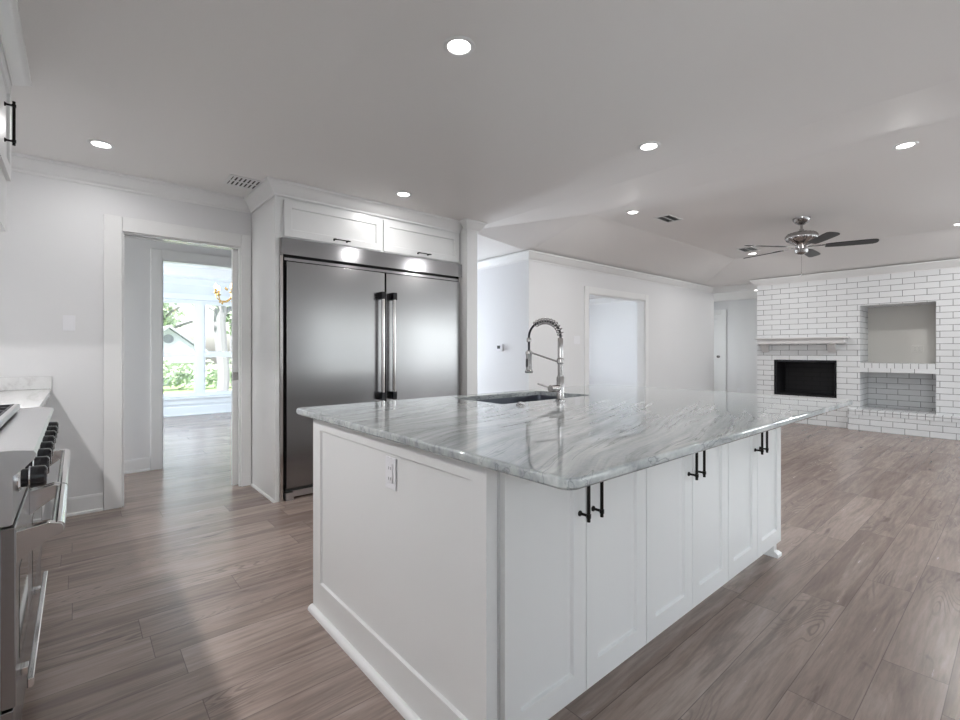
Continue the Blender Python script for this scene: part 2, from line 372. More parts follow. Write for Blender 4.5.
# hall beyond the living room
struct('wall_hall', boxes((9.33, 9.45, 3.05, 4.12, 2.30, LC), (9.33, 9.45, 4.0, 4.12, 0, 2.33), (9.45, 11.9, 2.4, 2.5, 0, 2.33), (9.45, 9.55, 4.12, 5.6, 0, 2.33)), 'wall')
struct('wall_hall_end', boxes((11.3, 11.42, 2.5, 4.60, 0, 2.33), (11.3, 11.42, 4.60, 5.4, 2.035, 2.33), (11.3, 11.42, 5.4, 5.7, 0, 2.33)), 'wall')
struct('wall_hall_north', boxes((9.45, 9.8, 5.6, 5.7, 0, 2.33), (11.0, 11.3, 5.6, 5.7, 0, 2.33), (9.8, 11.0, 5.6, 5.7, 2.05, 2.33), (9.8, 11.0, 5.6, 5.7, 0, .3)), 'wall')
# south wall with three window openings
SY = -3.0
wins = [(.15, 2.65, .45, 2.15), (3.85, 6.15, .58, 2.15), (6.45, 8.75, .58, 2.15)]  # first opening is unseen, added for the kitchen fill
bs = []; x = WX-.1
for a, b, z0, z1 in wins:
    bs += [(x, a, SY-.14, SY, 0, KC), (a, b, SY-.14, SY, 0, z0), (a, b, SY-.14, SY, z1, KC)]; x = b
bs.append((x, 9.6, SY-.14, SY, 0, KC))
struct('wall_south', boxes(*bs), 'wall')

# window frames
def window_unit(fr, u0, u1, z0, z1, idx, units=1, t=.05, midz=None, depth=.06):
    root = None; bm = bm_()
    W = (u1-u0)/units
    fr.box(bm, u0, u1, z0, z0+t, -depth, 0); fr.box(bm, u0, u1, z1-t, z1, -depth, 0)
    for k in range(units+1):
        u = u0+W*k; a, b = (u-.065, u+.065) if 0 < k < units else ((u, u+t) if k == 0 else (u-t, u))
        fr.box(bm, a, b, z0+t, z1-t, -depth, 0)
    root = obj('window_%d' % idx, bm, 'trim', bevel=.003); root['kind'] = 'structure'
    bm = bm_(); gb = bm_()
    for k in range(units):
        a = u0+W*k+(t if k == 0 else .065); b = u0+W*(k+1)-(t if k == units-1 else .065)
        m = midz or (z0+z1)/2
        fr.box(bm, a, b, m-.028, m+.028, -depth+.008, -.004)
        for (p, q) in ((z0+t, m-.028), (m+.028, z1-t)):
            fr.box(bm, a, a+.025, p, q, -depth+.01, -.01); fr.box(bm, b-.025, b, p, q, -depth+.01, -.01)
            fr.box(bm, a+.025, b-.025, p, p+.025, -depth+.01, -.01); fr.box(bm, a+.025, b-.025, q-.025, q, -depth+.01, -.01)
            fr.box(gb, a+.02, b-.02, p+.02, q-.02, -depth*.55, -depth*.5)
    obj('sash', bm, 'trim', root); obj('pane', gb, 'glass', root, smooth=False)
    return root
frD = Fr((0, WN+.08, 0), (1, 0, 0), (0, -1, 0))
window_unit(frD, .62, 2.90, .33, 2.13, 1, 2, midz=1.115)
frS = Fr((0, SY-.05, 0), (1, 0, 0), (0, 1, 0))
for i, (a, b, z0, z1) in enumerate(wins): window_unit(frS, a, b, z0, z1, i+2, 2)
frW = Fr((-1.25, 0, 0), (0, 1, 0), (1, 0, 0)); window_unit(frW, 6.5, 9.3, .4, 2.2, 5, 3)  # unseen side window, added to admit the dining fill
frW2 = Fr((WX-.05, 0, 0), (0, 1, 0), (1, 0, 0)); window_unit(frW2, -2.45, -.55, 1.1, 2.1, 9, 2)  # unseen west kitchen window, added for its fill light
window_unit(frW, 4.73, 5.53, .45, 2.15, 10, 1)  # unseen passage window, added only to let light in
frE2 = Fr((9.0, 0, 0), (0, 1, 0), (-1, 0, 0)); window_unit(frE2, -2.8, -.9, 1.0, 2.1, 11, 2)
frN = Fr((0, 8.66, 0), (1, 0, 0), (0, -1, 0)); window_unit(frN, 5.1, 7.7, .5, 2.1, 6, 2)
frB = Fr((0, 7.26, 0), (1, 0, 0), (0, -1, 0)); window_unit(frB, 3.35, 4.05, .4, 2.1, 7, 1)  # unseen back hall window, added along with its fill
frH = Fr((0, 5.66, 0), (1, 0, 0), (0, -1, 0)); window_unit(frH, 9.8, 11.0, .3, 2.05, 8, 2)
# dining window casing, stool, apron
bm = boxes((.50, .62, WN-.02, WN, .33, 2.23), (2.90, 3.02, WN-.02, WN, .33, 2.23), (.62, 2.90, WN-.02, WN, 2.13, 2.23))
struct('trim_window_casing', bm, 'trim', bevel=.003)
struct('trim_window_stool', boxes((.46, 3.06, WN-.055, WN+.03, .30, .33), (.50, 3.02, WN-.018, WN, .20, .30)), 'trim', bevel=.004)

# crown mouldings
CR = [(0, -.105), (.010, -.105), (.013, -.090), (.030, -.078), (.058, -.045), (.074, -.024), (.088, -.018), (.090, -.004), (.090, 0), (0, 0)]
def crown(name, path, z, s=1.0, m='trim'):
    struct(name, sweep(bm_(), path, [(d*s, z+h*s) for d, h in CR]), m)
crown('trim_crown_kitchen', [(WX, -3.0), (WX, DN), (1.17, DN)], KC)
struct('trim_crown_living', sweep(bm_(), [(4.22, 7.2), (4.22, 4.0), (9.33, 4.0), (9.33, 3.05), (8.93, 3.05), (8.93, -3.0)], [(d, LC+h) for d, h in CR]), 'trim')
struct('trim_crown_side_room', sweep(bm_(), [(9.3, 8.6), (9.3, 4.12)], [(d*1.2, LC+h*1.2) for d, h in CR]), 'trim')
struct('trim_crown_dining', sweep(bm_(), [(-1.2, WN), (3.14, WN)], [(d, KC+h) for d, h in CR]), 'trim')
struct('trim_dining_beam', boxes((-1.2, 3.14, 8.55, 8.75, 2.36, KC)), 'trim')
# baseboards
BB = [(0, 0), (.022, 0), (.022, .014), (.014, .022), (.014, .115), (.010, .128), (0, .130)]
def base(name, path, h=1.0): struct(name, sweep(bm_(), path, [(d, z*h) for d, z in BB]), 'trim')
base('baseboard_north', [(-.14, DN), (.147, DN)])
base('baseboard_passage', [(-1.2, 5.66), (.55, 5.66)])
base('baseboard_dining', [(-1.2, WN), (3.14, WN)], 1.25)
base('baseboard_thermostat', [(4.22, 7.2), (4.22, 4.0), (5.32, 4.0)])
base('baseboard_living', [(7.0, 4.0), (9.33, 4.0)])
base('baseboard_hall', [(11.3, 4.5), (11.3, 2.5)])
base('baseboard_side_room', [(9.3, 8.6), (9.3, 4.12)])
base('baseboard_west', [(WX, -3.0), (WX, 1.6)])
base('baseboard_south', [(8.83, SY), (WX, SY)])
# door casings
def casing(name, fr, u0, u1, z1, w=.11, t=.02, z0=0):
    bm = bm_(); fr.box(bm, u0-w, u0, z0, z1+w, 0, t); fr.box(bm, u1, u1+w, z0, z1+w, 0, t); fr.box(bm, u0, u1, z1, z1+w, 0, t)
    return struct(name, bm, 'trim', bevel=.004)
frK = Fr((0, DN, 0), (1, 0, 0), (0, -1, 0))
bm = bm_(); frK.box(bm, .149, .259, 0, 2.195, 0, .022); frK.box(bm, 1.085, 1.165, 0, 2.195, 0, .022); frK.box(bm, .259, 1.085, 2.085, 2.195, 0, .022)
struct('trim_door_casing', bm, 'trim', bevel=.004)
struct('trim_door_jamb', boxes((.259, .272, DN, DT, 0, 2.085), (.272, 1.085, DN, 4.50, 2.072, 2.085), (.272, 1.085, 4.565, DT, 2.072, 2.085), (1.072, 1.085, DN, 4.50, 0, 2.085), (1.072, 1.085, 4.565, DT, 0, 2.085)), 'trim', bevel=.002)
frP = Fr((0, 5.66, 0), (1, 0, 0), (0, -1, 0)); casing('trim_passage_casing', frP, .648, 1.75, 2.10, .095)
struct('trim_passage_jamb', boxes((.648, .66, 5.66, 5.78, 0, 2.10), (.66, 1.75, 5.66, 5.78, 2.088, 2.10)), 'trim')
frL = Fr((0, 4.0, 0), (1, 0, 0), (0, -1, 0)); casing('trim_living_casing', frL, OX0, OX1, OZ, .095)
struct('trim_living_jamb', boxes((OX0, OX0+.012, 4.0, 4.12, 0, OZ), (OX1-.012, OX1, 4.0, 4.12, 0, OZ), (OX0, OX1, 4.0, 4.12, OZ-.012, OZ)), 'trim')
frE = Fr((11.3, 0, 0), (0, 1, 0), (-1, 0, 0)); casing('trim_hall_casing', frE, 4.60, 5.4, 2.035, .10)
# hall door
d = shaker(Fr((11.34, 0, 0), (0, 1, 0), (-1, 0, 0)), 4.605, 5.395, .01, 2.03, rail=.11, t=.035)
o = obj('door_1', d, 'trim', bevel=.002); o['kind'] = 'structure'
bm = bm_(); lathe(bm, [(.028, 0), (.028, .006), (.01, .012), (.01, .04), (.026, .05), (.028, .065), (.015, .075)], (11.305, 4.67, 1.05), (-1, 0, 0), 16)
obj('door_handle', bm, 'nickel', o)
# pocket door showing its edge
pd = shaker(Fr((0, 4.549, 0), (1, 0, 0), (0, -1, 0)), 1.029, 1.78, .008, 2.07, rail=.12, t=.034)
o = obj('door_2', pd, 'trim', bevel=.002); o['kind'] = 'structure'
bm = boxes((1.0275, 1.0295, 4.521, 4.543, .915, 1.005), (1.032, 1.085, 4.5125, 4.5155, .925, .995))
lk = obj('door_latch', bm, 'nickel', o)
struct('trim_pocket_track', boxes((.272, 1.60, 4.515, 4.549, 2.074, 2.084)), 'nickel')

# ------------------------------------------------------------------ brick wall
BX = 8.93; FY0, FY1, FZ0, FZ1 = 1.93, 2.79, .45, 1.035
NY0, NY1 = .82, 1.645
bs = [(BX, 9.60, 2.79, 3.05, 0, LC), (BX, 9.60, FY0, FY1, 0, FZ0), (BX, 9.60, FY0, FY1, FZ1, LC), (BX, 9.60, NY1, FY0, 0, LC),
      (BX, 9.60, NY0, NY1, 1.86, LC), (BX, 9.60, NY0, NY1, .865, .928), (BX, 9.60, NY0, NY1, 0, .305), (BX, 9.60, -3.0, NY0, 0, .5) if 0 else (BX, 9.05, -.9, NY0, 0, LC), (BX, 9.05, -3.0, -2.8, 0, LC), (BX, 9.05, -2.8, -.9, 0, 1.0), (BX, 9.05, -2.8, -.9, 2.1, LC), (9.05, 9.60, -.3, NY0, 0, LC),
      (9.50, 9.60, NY0, NY1, .305, .865)]
wb = struct('wall_east', boxes(*bs), 'brick')
struct('niche_sill', boxes((BX, 9.50, NY0, NY1, .928, 1.0)), 'header', wb)
struct('niche_back_panel', boxes((9.485, 9.60, NY0, NY1, 1.0, 1.86)), 'beige', wb)
hb = thing('hearth', 'low white painted brick hearth ledge running along the foot of the brick wall', 'hearth', (8.88, .6, 0))
obj('brick_base', boxes((8.83, BX-.001, -.6, 1.77, 0, .232)), 'brick', hb, smooth=False)
obj('header_course', boxes((8.822, BX-.001, -.605, 1.775, .232, .310)), 'header', hb, bevel=.004, smooth=False)
fb = thing('fireplace', 'black rectangular brick-lined firebox set in the white brick wall', 'fireplace', (9.1, 2.36, FZ0))
e = .002
obj('firebox', boxes((9.40, 9.45, FY0+e, FY1-e, FZ0+e, FZ1-e), (BX+.02, 9.40, FY0+e, FY0+.03, FZ0+e, FZ1-e), (BX+.02, 9.40, FY1-.03, FY1-e, FZ0+e, FZ1-e), (BX+.02, 9.40, FY0+.03, FY1-.03, FZ0+e, FZ0+.02), (BX+.02, 9.40, FY0+.03, FY1-.03, FZ1-.03, FZ1-e)), 'firebrick', fb, smooth=False)
obj('metal_frame', boxes((BX-.006, BX+.02, FY0+e, FY0+.018, FZ0+e, FZ1-e), (BX-.006, BX+.02, FY1-.018, FY1-e, FZ0+e, FZ1-e), (BX-.006, BX+.02, FY0+.018, FY1-.018, FZ1-.035, FZ1-e), (BX-.006, BX+.02, FY0+.018, FY1-.018, FZ0+e, FZ0+.012)), 'blackp', fb)
mt = thing('mantel_shelf', 'grey-white painted wooden mantel shelf on two corbels above the firebox', 'mantel shelf', (8.85, 2.4, 1.30))
M['mantel'] = paint('mantel_paint', (.66, .65, .65), .35, 60, .04)
obj('shelf_board', boxes((8.745, BX, 1.765, 3.03, 1.375, 1.40)), 'mantel', mt, bevel=.004)
bm = bm_(); sweep(bm, [(BX, 3.0), (8.775, 3.0), (8.775, 1.80), (BX, 1.80)], [(0, 1.29), (-.0, 1.29), (-.006, 1.30), (-.006, 1.36), (-.02, 1.375), (.05, 1.375), (.05, 1.29)])
obj('fascia_board', boxes((8.775, BX, 1.80, 3.0, 1.295, 1.375)), 'mantel', mt, bevel=.006); bm.free()
for y in (1.93, 2.86):
    bm = bm_()
    pr = [(BX, 1.16), (8.900, 1.16), (8.875, 1.185), (8.860, 1.22), (8.840, 1.245), (8.835, 1.27), (8.815, 1.28), (8.80, 1.295), (BX, 1.295)]
    skin(bm, [[(px, y, pz) for px, pz in pr], [(px, y+.10, pz) for px, pz in pr]])
    obj('corbel', bm, 'mantel', mt, bevel=.002)

# ================================================================== ISLAND
CZ = .915; CT = .027
UX = [.862, 1.582, 2.302, 3.022]
labels = ['white shaker island cabinet at the near corner, leftmost of the three', 'white shaker island cabinet in the middle of the three', 'white shaker island cabinet at the far right end of the three']
for i in range(3):
    x0, x1 = UX[i]+.001, UX[i+1]-.001
    t = thing('island_cabinet', labels[i], 'cabinet', ((x0+x1)/2, 1.5, 0), 'island base cabinets')
    obj('body', boxes((x0, x1, .930, 2.13, .108, .64)), 'cab', t)
    obj('upper_carcass', boxes((x0, x1, .930, 1.64, .641, CZ-CT)), 'cab', t)
    obj('back_panel', boxes((x0, x1, 2.152, 2.168, .641, CZ-CT) if i else (x0, x1, 1.641, 2.13, .641, CZ-CT)), 'cab', t)
    obj('toe_kick', boxes((x0, x1 , 1.0, 2.06, 0, .107)), 'cab', t)
    fr = Fr((0, .9285, 0), (1, 0, 0), (0, -1, 0)); mid = (x0+x1)/2
    for k, (a, b) in enumerate(((x0+(.004 if i == 0 else .002), mid-.002), (mid+.002, x1-.002))):
        dr = obj('door', shaker(fr, a, b, .108, .872, rail=.062, rb=.075), 'cab', t, bevel=.0015)
        pull('handle', Fr((0, .9085, 0), (1, 0, 0), (0, -1, 0)), (mid-.034 if k == 0 else mid+.034), .752, .19, dr)
t = thing('island_end_panel', 'white framed end panel of the island facing the range, with base shoe', 'panel', (.83, 1.5, 0), None)
fr = Fr((.860, 0, 0), (0, 1, 0), (-1, 0, 0))
obj('framed_panel', shaker(fr, .930, 2.13, 0.0, CZ-CT, t=.040, rec=.010, rt=.062, rb=.145, rl=.062, rr=.082), 'cab', t, bevel=.0015)
obj('base_shoe', sweep(bm_(), [(.8199, 2.135), (.8199, .930)][::-1], [(0, 0), (-.022, 0), (-.022, .010), (-.016, .019), (-.006, .024), (0, .024)]), 'trim', t)
obj('panel_bead', boxes((.8185, .8205, .992, 2.048, .142, .147)), 'trim', t)
t = thing('island_end_panel', 'narrow white end panel with a small foot at the island far right end', 'panel', (3.045, 1.5, 0), None)
obj('framed_panel', boxes((3.024, 3.066, .926, 2.13, .11, CZ-CT), (3.024, 3.066, .945, 2.06, 0, .109)), 'cab', t, bevel=.0015)
bm = bm_(); sweep(bm, [(3.066, 2.06), (3.066, .945), (3.024, .945)], [(0, 0), (-.020, 0), (-.020, .018), (-.010, .028), (0, .034)])
obj('foot_moulding', bm, 'trim', t)

# countertop with sink cut-out
def rrect(x0, x1, y0, y1, r, seg=6):
    pts = []
    for cx, cy, a in ((x1-r, y1-r, 0), (x0+r, y1-r, 90), (x0+r, y0+r, 180), (x1-r, y0+r, 270)):
        for k in range(seg+1):
            t = math.radians(a+90*k/seg); pts.append((cx+r*math.cos(t), cy+r*math.sin(t)))
    return pts
CX0, CX1, CY0, CY1 = .768, 3.20, .612, 2.225
SX0, SX1, SY0, SY1 = 1.612, 2.345, 1.705, 2.125
def rr(ins, z, base=(CX0, CX1, CY0, CY1), r=.035): return [(x, y, z) for x, y in rrect(base[0]+ins, base[1]-ins, base[2]+ins, base[3]-ins, max(r-ins, .004))]
hole = (SX0, SX1, SY0, SY1)
rings = [rr(0, CZ-CT+.006), rr(0, CZ-.006), rr(.0015, CZ-.0025), rr(.0035, CZ-.0008), rr(.006, CZ), rr(.008, CZ), rr(.014, CZ)]
rings += [rr(-.008, CZ, hole, .02), rr(-.002, CZ, hole, .02), rr(0, CZ-.002, hole, .02), rr(0, CZ-CT, hole, .02), rr(.006, CZ-CT)]
ct = obj('countertop', skin(bm_(), rings, closed=True), 'stone'); tag(ct, 'polished grey veined stone countertop covering the whole island', 'countertop')
# sink
def sr(ins, z, r=.02): return [(x, y, z) for x, y in rrect(SX0+ins, SX1-ins, SY0+ins, SY1-ins, r)]
t = thing('kitchen_sink', 'dark rectangular undermount sink sunk in the grey island countertop', 'sink', ((SX0+SX1)/2, (SY0+SY1)/2, .66))
obj('basin', skin(bm_(), [sr(-.022, CZ-CT-.001), sr(-.006, CZ-CT-.001), sr(-.006, CZ-CT-.008), sr(.004, .70, .03), sr(.03, .675, .04), sr(.30, .668, .002)], cap=False), 'sink', t, recalc=True)
bm = bm_(); lathe(bm, [(.045, 0), (.045, .004), (.034, .006), (.03, .003), (.001, .002)], ((SX0+SX1)/2, (SY0+SY1)/2, .6685), (0, 0, 1), 24); 
box(bm, (SX0+SX1)/2-.06, (SX0+SX1)/2+.06, (SY0+SY1)/2-.005, (SY0+SY1)/2+.005, .660, .668)
obj('drain', bm, 'chrome', t)
# faucet
fx, fy = 1.956, 1.622
t = thing('kitchen_faucet', 'tall brushed nickel spring-neck pull-down faucet standing beside the island sink', 'faucet', (fx, fy, CZ))
bm = bm_(); lathe(bm, [(.027, 0), (.027, .006), (.022, .010), (.0205, .012), (.0205, .125), (.017, .130), (.017, .135)], (fx, fy, CZ), n=28); obj('base_column', bm, 'nickel', t)
bm = bm_(); lathe(bm, [(.0145, .13), (.0145, .195), (.019, .200), (.019, .222), (.0145, .228), (.0145, .330), (.012, .335)], (fx, fy, CZ), n=24); obj('riser_tube', bm, 'nickel', t)
# hose arc and spring : half circle in the Y-Z plane towards the sink
R = .115; zt = CZ+.345
arc = [(fx, fy, CZ+.325)] + [(fx, fy+R-R*math.cos(a), zt+R*.74*math.sin(a)) for a in [PI*k/28 for k in range(0, 29)]] + [(fx, fy+2*R, CZ+.31), (fx, fy+2*R, CZ+.265)]
bm = bm_(); tube(bm, arc, .0065, 10); obj('hose', bm, 'iron', t)
def resample(pts, n):
    pts = [Vector(p) for p in pts]; d = [0]
    for a, b in zip(pts, pts[1:]): d.append(d[-1]+(b-a).length)
    out = []; j = 0
    for i in range(n+1):
        s = d[-1]*i/n
        while j < len(pts)-2 and d[j+1] < s: j += 1
        f = (s-d[j])/max(d[j+1]-d[j], 1e-9); out.append(pts[j].lerp(pts[j+1], min(f, 1)))
    return out
def spring(path, turns, r, wire, per=12):
    rs = resample(path, turns*per); pts = []
    for i, p in enumerate(rs):
        t_ = (rs[min(i+1, len(rs)-1)]-rs[max(i-1, 0)]).normalized(); ex = Vector((1, 0, 0)); n = t_.cross(ex)
        a = 2*PI*i/per; pts.append(p+ex*(r*math.cos(a))+n*(r*math.sin(a)))
    return tube(bm_(), pts, wire, 6)
obj('spring_coil', spring(arc[1:22], 12, .0165, .0029), 'nickel', t)
bm = bm_(); hy = fy+2*R
lathe(bm, [(.010, 0), (.013, .004), (.013, .02), (.010, .026)], (fx, hy, CZ+.315), n=18); obj('hose_collar', bm, 'nickel', t)
bm = bm_(); lathe(bm, [(.021, 0), (.023, .004), (.023, .012), (.0165, .018), (.0165, .10), (.018, .104), (.018, .122), (.009, .130)], (fx, hy, CZ+.140), n=24)
sh = obj('spray_head', bm, 'nickel', t)
obj('spray_button', boxes((fx-.021, fx-.012, hy-.006, hy+.006, CZ+.175, CZ+.22)), 'blackp', sh, bevel=.002)
bm = bm_(); cyl(bm, (fx, fy+.012, CZ+.212), (fx, hy-.012, CZ+.212), .0045, 10) if False else cyl(bm, (fx, fy+.012, CZ+.206), (fx, hy-.014, CZ+.256), .0045, 10)
lathe(bm, [(.0195, 0), (.0195, .012)], (fx, hy, CZ+.249), n=20)
obj('support_arm', bm, 'nickel', t)
bm = bm_(); cyl(bm, (fx-.018, fy, CZ+.068), (fx-.082, fy, CZ+.068), .0185, 24); hd = obj('valve_body', bm, 'nickel', t)
bm = bm_(); cyl(bm, (fx-.066, fy+.014, CZ+.072), (fx-.085, fy+.085, CZ+.090), .0042, 10); obj('lever', bm, 'nickel', hd)
bm = bm_(); lathe(bm, [(.014, 0), (.014, .012), (.010, .015)], (1.90, 1.64+.045, CZ), n=18) ; bm.free()
bm = bm_(); lathe(bm, [(.024, 0), (.024, .004), (.015, .007), (.014, .014), (.009, .016)], (1.655, 1.622, CZ), n=20)
o = obj('sink_air_button', bm, 'nickel'); tag(o, 'small round chrome button on the island countertop left of the faucet', 'button')
# island outlet
def outlet(label, O, U, N, kind='outlet', w=.068, h=.110, name='wall_outlet', gang=1, plate='plastic'):
    p = Fr(O, U, N); t = thing(name, label, kind, O)
    W = w*gang*(.95 if gang > 1 else 1)
    bm = bm_(); p.box(bm, -W/2, W/2, -h/2, h/2, 0, .006); obj('cover_plate', bm, plate, t, bevel=.002)
    for gk in range(gang):
        c = (gk-(gang-1)/2)*.046
        bm = bm_(); p.box(bm, c-.0165, c+.0165, -.034, .034, .006, .0085); ins = obj('switch_paddle' if kind == 'switch' else 'socket_insert', bm, plate, t, bevel=.001)
        if kind == 'outlet':
            for z in (-.018, .018):
                for c2 in (c-.006, c+.006): bm = bm_(); p.box(bm, c2-.001, c2+.001, z-.005, z+.005, .0083, .009); obj('slot', bm, 'slot', ins)
    return t
outlet('white outlet on the end panel of the kitchen island', (.829, 1.437, .757), (0, 1, 0), (-1, 0, 0))
outlet('white wall switch beside the doorway left of the refrigerator', (-.043, DN, 1.38), (1, 0, 0), (0, -1, 0), 'switch', name='light_switch')
outlet('pale double switch plate on the living room wall left of the cased opening', (5.17, 4.0, 1.33), (1, 0, 0), (0, -1, 0), 'switch', name='light_switch', gang=2)
outlet('small outlet low on the hallway end wall', (11.3, 4.23, .28), (0, 1, 0), (-1, 0, 0))
outlet('beige double outlet on the back of the upper brick niche', (9.485, 1.07, 1.21), (0, 1, 0), (-1, 0, 0), gang=2, plate='beige')
t = thing('thermostat', 'small white thermostat with dark display on the bright wall beside the refrigerator', 'thermostat', (4.22, 4.50, 1.225))
obj('housing', boxes((4.196, 4.22, 4.445, 4.555, 1.18, 1.27)), 'plastic', t, bevel=.005)
obj('display', boxes((4.194, 4.197, 4.49, 4.545, 1.21, 1.25)), 'slot', t)

# ================================================================== REFRIGERATOR WALL
FRX0, FRX1 = 1.206, 2.998
t = thing('tall_side_panel', 'tall white panel enclosing the left side of the refrigerator', 'cabinet panel', (1.185, 4.1, 0))
obj('panel', boxes((1.170, 1.204, 3.815, DN-.001, 0, 2.39)), 'cab', t, bevel=.001)
obj('base_shoe', sweep(bm_(), [(1.170, 3.815), (1.170, DN-.024)], [(0, 0), (-.014, 0), (-.012, .012), (0, .018)]), 'trim', t)
t = thing('square_column', 'square white column under a crown cap at the right end of the refrigerator', 'column', (3.07, 4.08, 0))
obj('shaft', boxes((3.002, 3.138, 3.70, DN-.001, 0, 2.39)), 'cab', t, bevel=.001)
def capc(path): return sweep(bm_(), path, [(-d*.8, KC+h*.95) for d, h in CR])
t0 = thing('over_fridge_cabinet', 'white two-door cabinet with crown above the refrigerator', 'cabinet', (2.1, 4.1, 2.07))
obj('body', boxes((1.206, 3.0, 3.822, DN-.001, 2.072, KC-.002)), 'cab', t0)
obj('left_stile', boxes((1.171, 1.204, 3.816, DN-.001, 2.392, KC-.002)), 'cab', t0)
fr = Fr((0, 3.822, 0), (1, 0, 0), (0, -1, 0))
for k, (a, b, hx) in enumerate(((1.236, 2.096, 1.70), (2.112, 2.978, 2.535))):
    dr = obj('door', shaker(fr, a, b, 2.085, 2.372, rail=.058), 'cab', t0, bevel=.0015)
    pull('handle', Fr((0, 3.802, 0), (1, 0, 0), (0, -1, 0)), hx, 2.115, .15, dr, vertical=False, r=.005)
obj('crown_moulding', sweep(bm_(), [(3.0, 3.822), (1.170, 3.822), (1.170, DN-.095)], [(-d*.9, KC+h) for d, h in CR][::1]) if False else sweep(bm_(), [(1.170, DN-.001), (1.170, 3.815), (3.001, 3.815)], [(d*.9, KC-.001+h) for d, h in CR]), 'trim', t0)
struct('trim_crown_column', sweep(bm_(), [(3.002, 3.734), (3.002, 3.70), (3.138, 3.70), (3.138, DN-.001)], [(d*.8, KC-.001+h*.95) for d, h in CR]), 'trim')
obj('column_head', boxes((3.003, 3.137, 3.701, DN-.002, 2.391, KC-.002)), 'trim', t)

t = thing('refrigerator', 'wide stainless steel double-door built-in refrigerator with tall bar handles', 'refrigerator', (2.1, 4.1, 0))
obj('cabinet_body', boxes((FRX0+.012, FRX1-.012, 3.86, 4.44, .02, 2.05)), 'slot', t)
each('side_trim', [(FRX0, FRX0+.022, 3.805, 3.86, .0, 2.065), (FRX1-.022, FRX1, 3.805, 3.86, .0, 2.065)], 'polish', t, bevel=.001)
obj('top_grille', boxes((FRX0+.002, FRX1-.002, 3.775, 3.86, 1.935, 2.066)), 'grille', t, bevel=.002)
obj('grille_lip', boxes((FRX0+.03, FRX1-.03, 3.80, 3.86, 1.893, 1.917)), 'grille', t, bevel=.001)
xm = 2.118
for k, (a, b, hx) in enumerate(((FRX0+.042, xm-.008, 2.062), (xm+.008, FRX1-.026, 2.174))):
    bm = bm_()
    nx = 16; rows = []
    for i in range(nx+1):                      # very slightly bowed door skin
        u = i/nx; x = a+(b-a)*u; y = 3.782-.0025*(1-(2*u-1)**2)
        rows.append([(x, y, .10), (x, y, 1.885), (x, 3.856, 1.885), (x, 3.856, .10)])
    skin(bm, rows)
    dr = obj('door', bm, 'steel', t, bevel=.003)
    hb_ = bm_(); cyl(hb_, (hx, 3.722, .80), (hx, 3.722, 1.655), .0165, 20); hn = obj('handle', hb_, 'polish', dr)
    each('handle_mount', [(hx-.021, hx+.021, 3.705, 3.782, 1.640, 1.705), (hx-.021, hx+.021, 3.705, 3.782, .745, .815)], 'blackp', hn, bevel=.003)
obj('toe_grille', boxes((FRX0+.05, FRX1-.05, 3.83, 3.86, .012, .062)), 'steel_h', t, bevel=.002)
obj('hinge_foot', boxes((FRX0+.038, FRX0+.10, 3.79, 3.85, .0, .060)), 'steel_h', t, bevel=.002)
obj('hinge', boxes((FRX0+.04, FRX0+.30, 3.80, 3.85, .072, .094)), 'slot', t)

# ================================================================== LEFT RUN: range, counter, hood cabinet
RX = -.117
RY0, RY1 = 1.655, 2.862
t = thing('gas_range', 'wide stainless steel gas range with black knobs and two oven doors', 'range', (-.42, 2.26, 0))
obj('body', boxes((WX+.03, -.145, RY0, RY1, .12, .735)), 'steel_v', t, bevel=.001)
# cooktop / control housing profile in X-Z extruded along Y
pr = [(WX+.03, .742), (-.130, .742), (-.122, .745), (-.122, .865), (-.100, .885), (-.082, .905), (-.078, .917), (-.084, .926), (-.120, .931), (-.19, .931), (-.19, .915), (WX+.10, .915), (WX+.10, .955), (WX+.03, .955)]
bm = bm_(); skin(bm, [[(x, RY0, z) for x, z in pr], [(x, RY0+.03, z) for x, z in pr]])
pr2 = [p for p in pr]
pr2[9] = (-.19, .931); skin(bm, [[(x, RY0+.03, z) for x, z in pr2], [(x, RY1, z) for x, z in pr2]])
box(bm, WX+.1, -.19, RY0, RY0+.05, .90, .931); box(bm, WX+.1, -.19, RY1-.02, RY1, .90, .931)
obj('cooktop_housing', bm, 'steel_h', t, bevel=.0015)
obj('burner_tray', boxes((WX+.11, -.192, RY0+.052, RY1-.022, .9155, .918)), 'blackp', t)
for k in range(4):                               # cast-iron grates
    y0 = RY0+.06+k*.283; y1 = y0+.272; bm = bm_()
    x0, x1 = WX+.12, -.200
    for a in (x0, x1-.014): box(bm, a, a+.014, y0, y1, .922, .952)
    for b in (y0, y1-.014, (y0+y1)/2-.007): box(bm, x0, x1, b, b+.014, .932, .952)
    for a in (.2, .35, .65, .8): xx = x0+(x1-x0)*a; box(bm, xx-.006, xx+.006, y0, y1, .936, .952)
    obj('grate', bm, 'iron', t, bevel=.002)
    for xx in (x0+.13, x1-.13): obj('burner', lathe(bm_(), [(.045, 0), (.045, .008), (.03, .012), (.028, .018)], (xx, (y0+y1)/2, .918), n=20), 'iron', t)
obj('griddle_rail', boxes((-.196, -.180, RY0+.20, RY1-.14, .940, .962)), 'steel_h', t, bevel=.003)
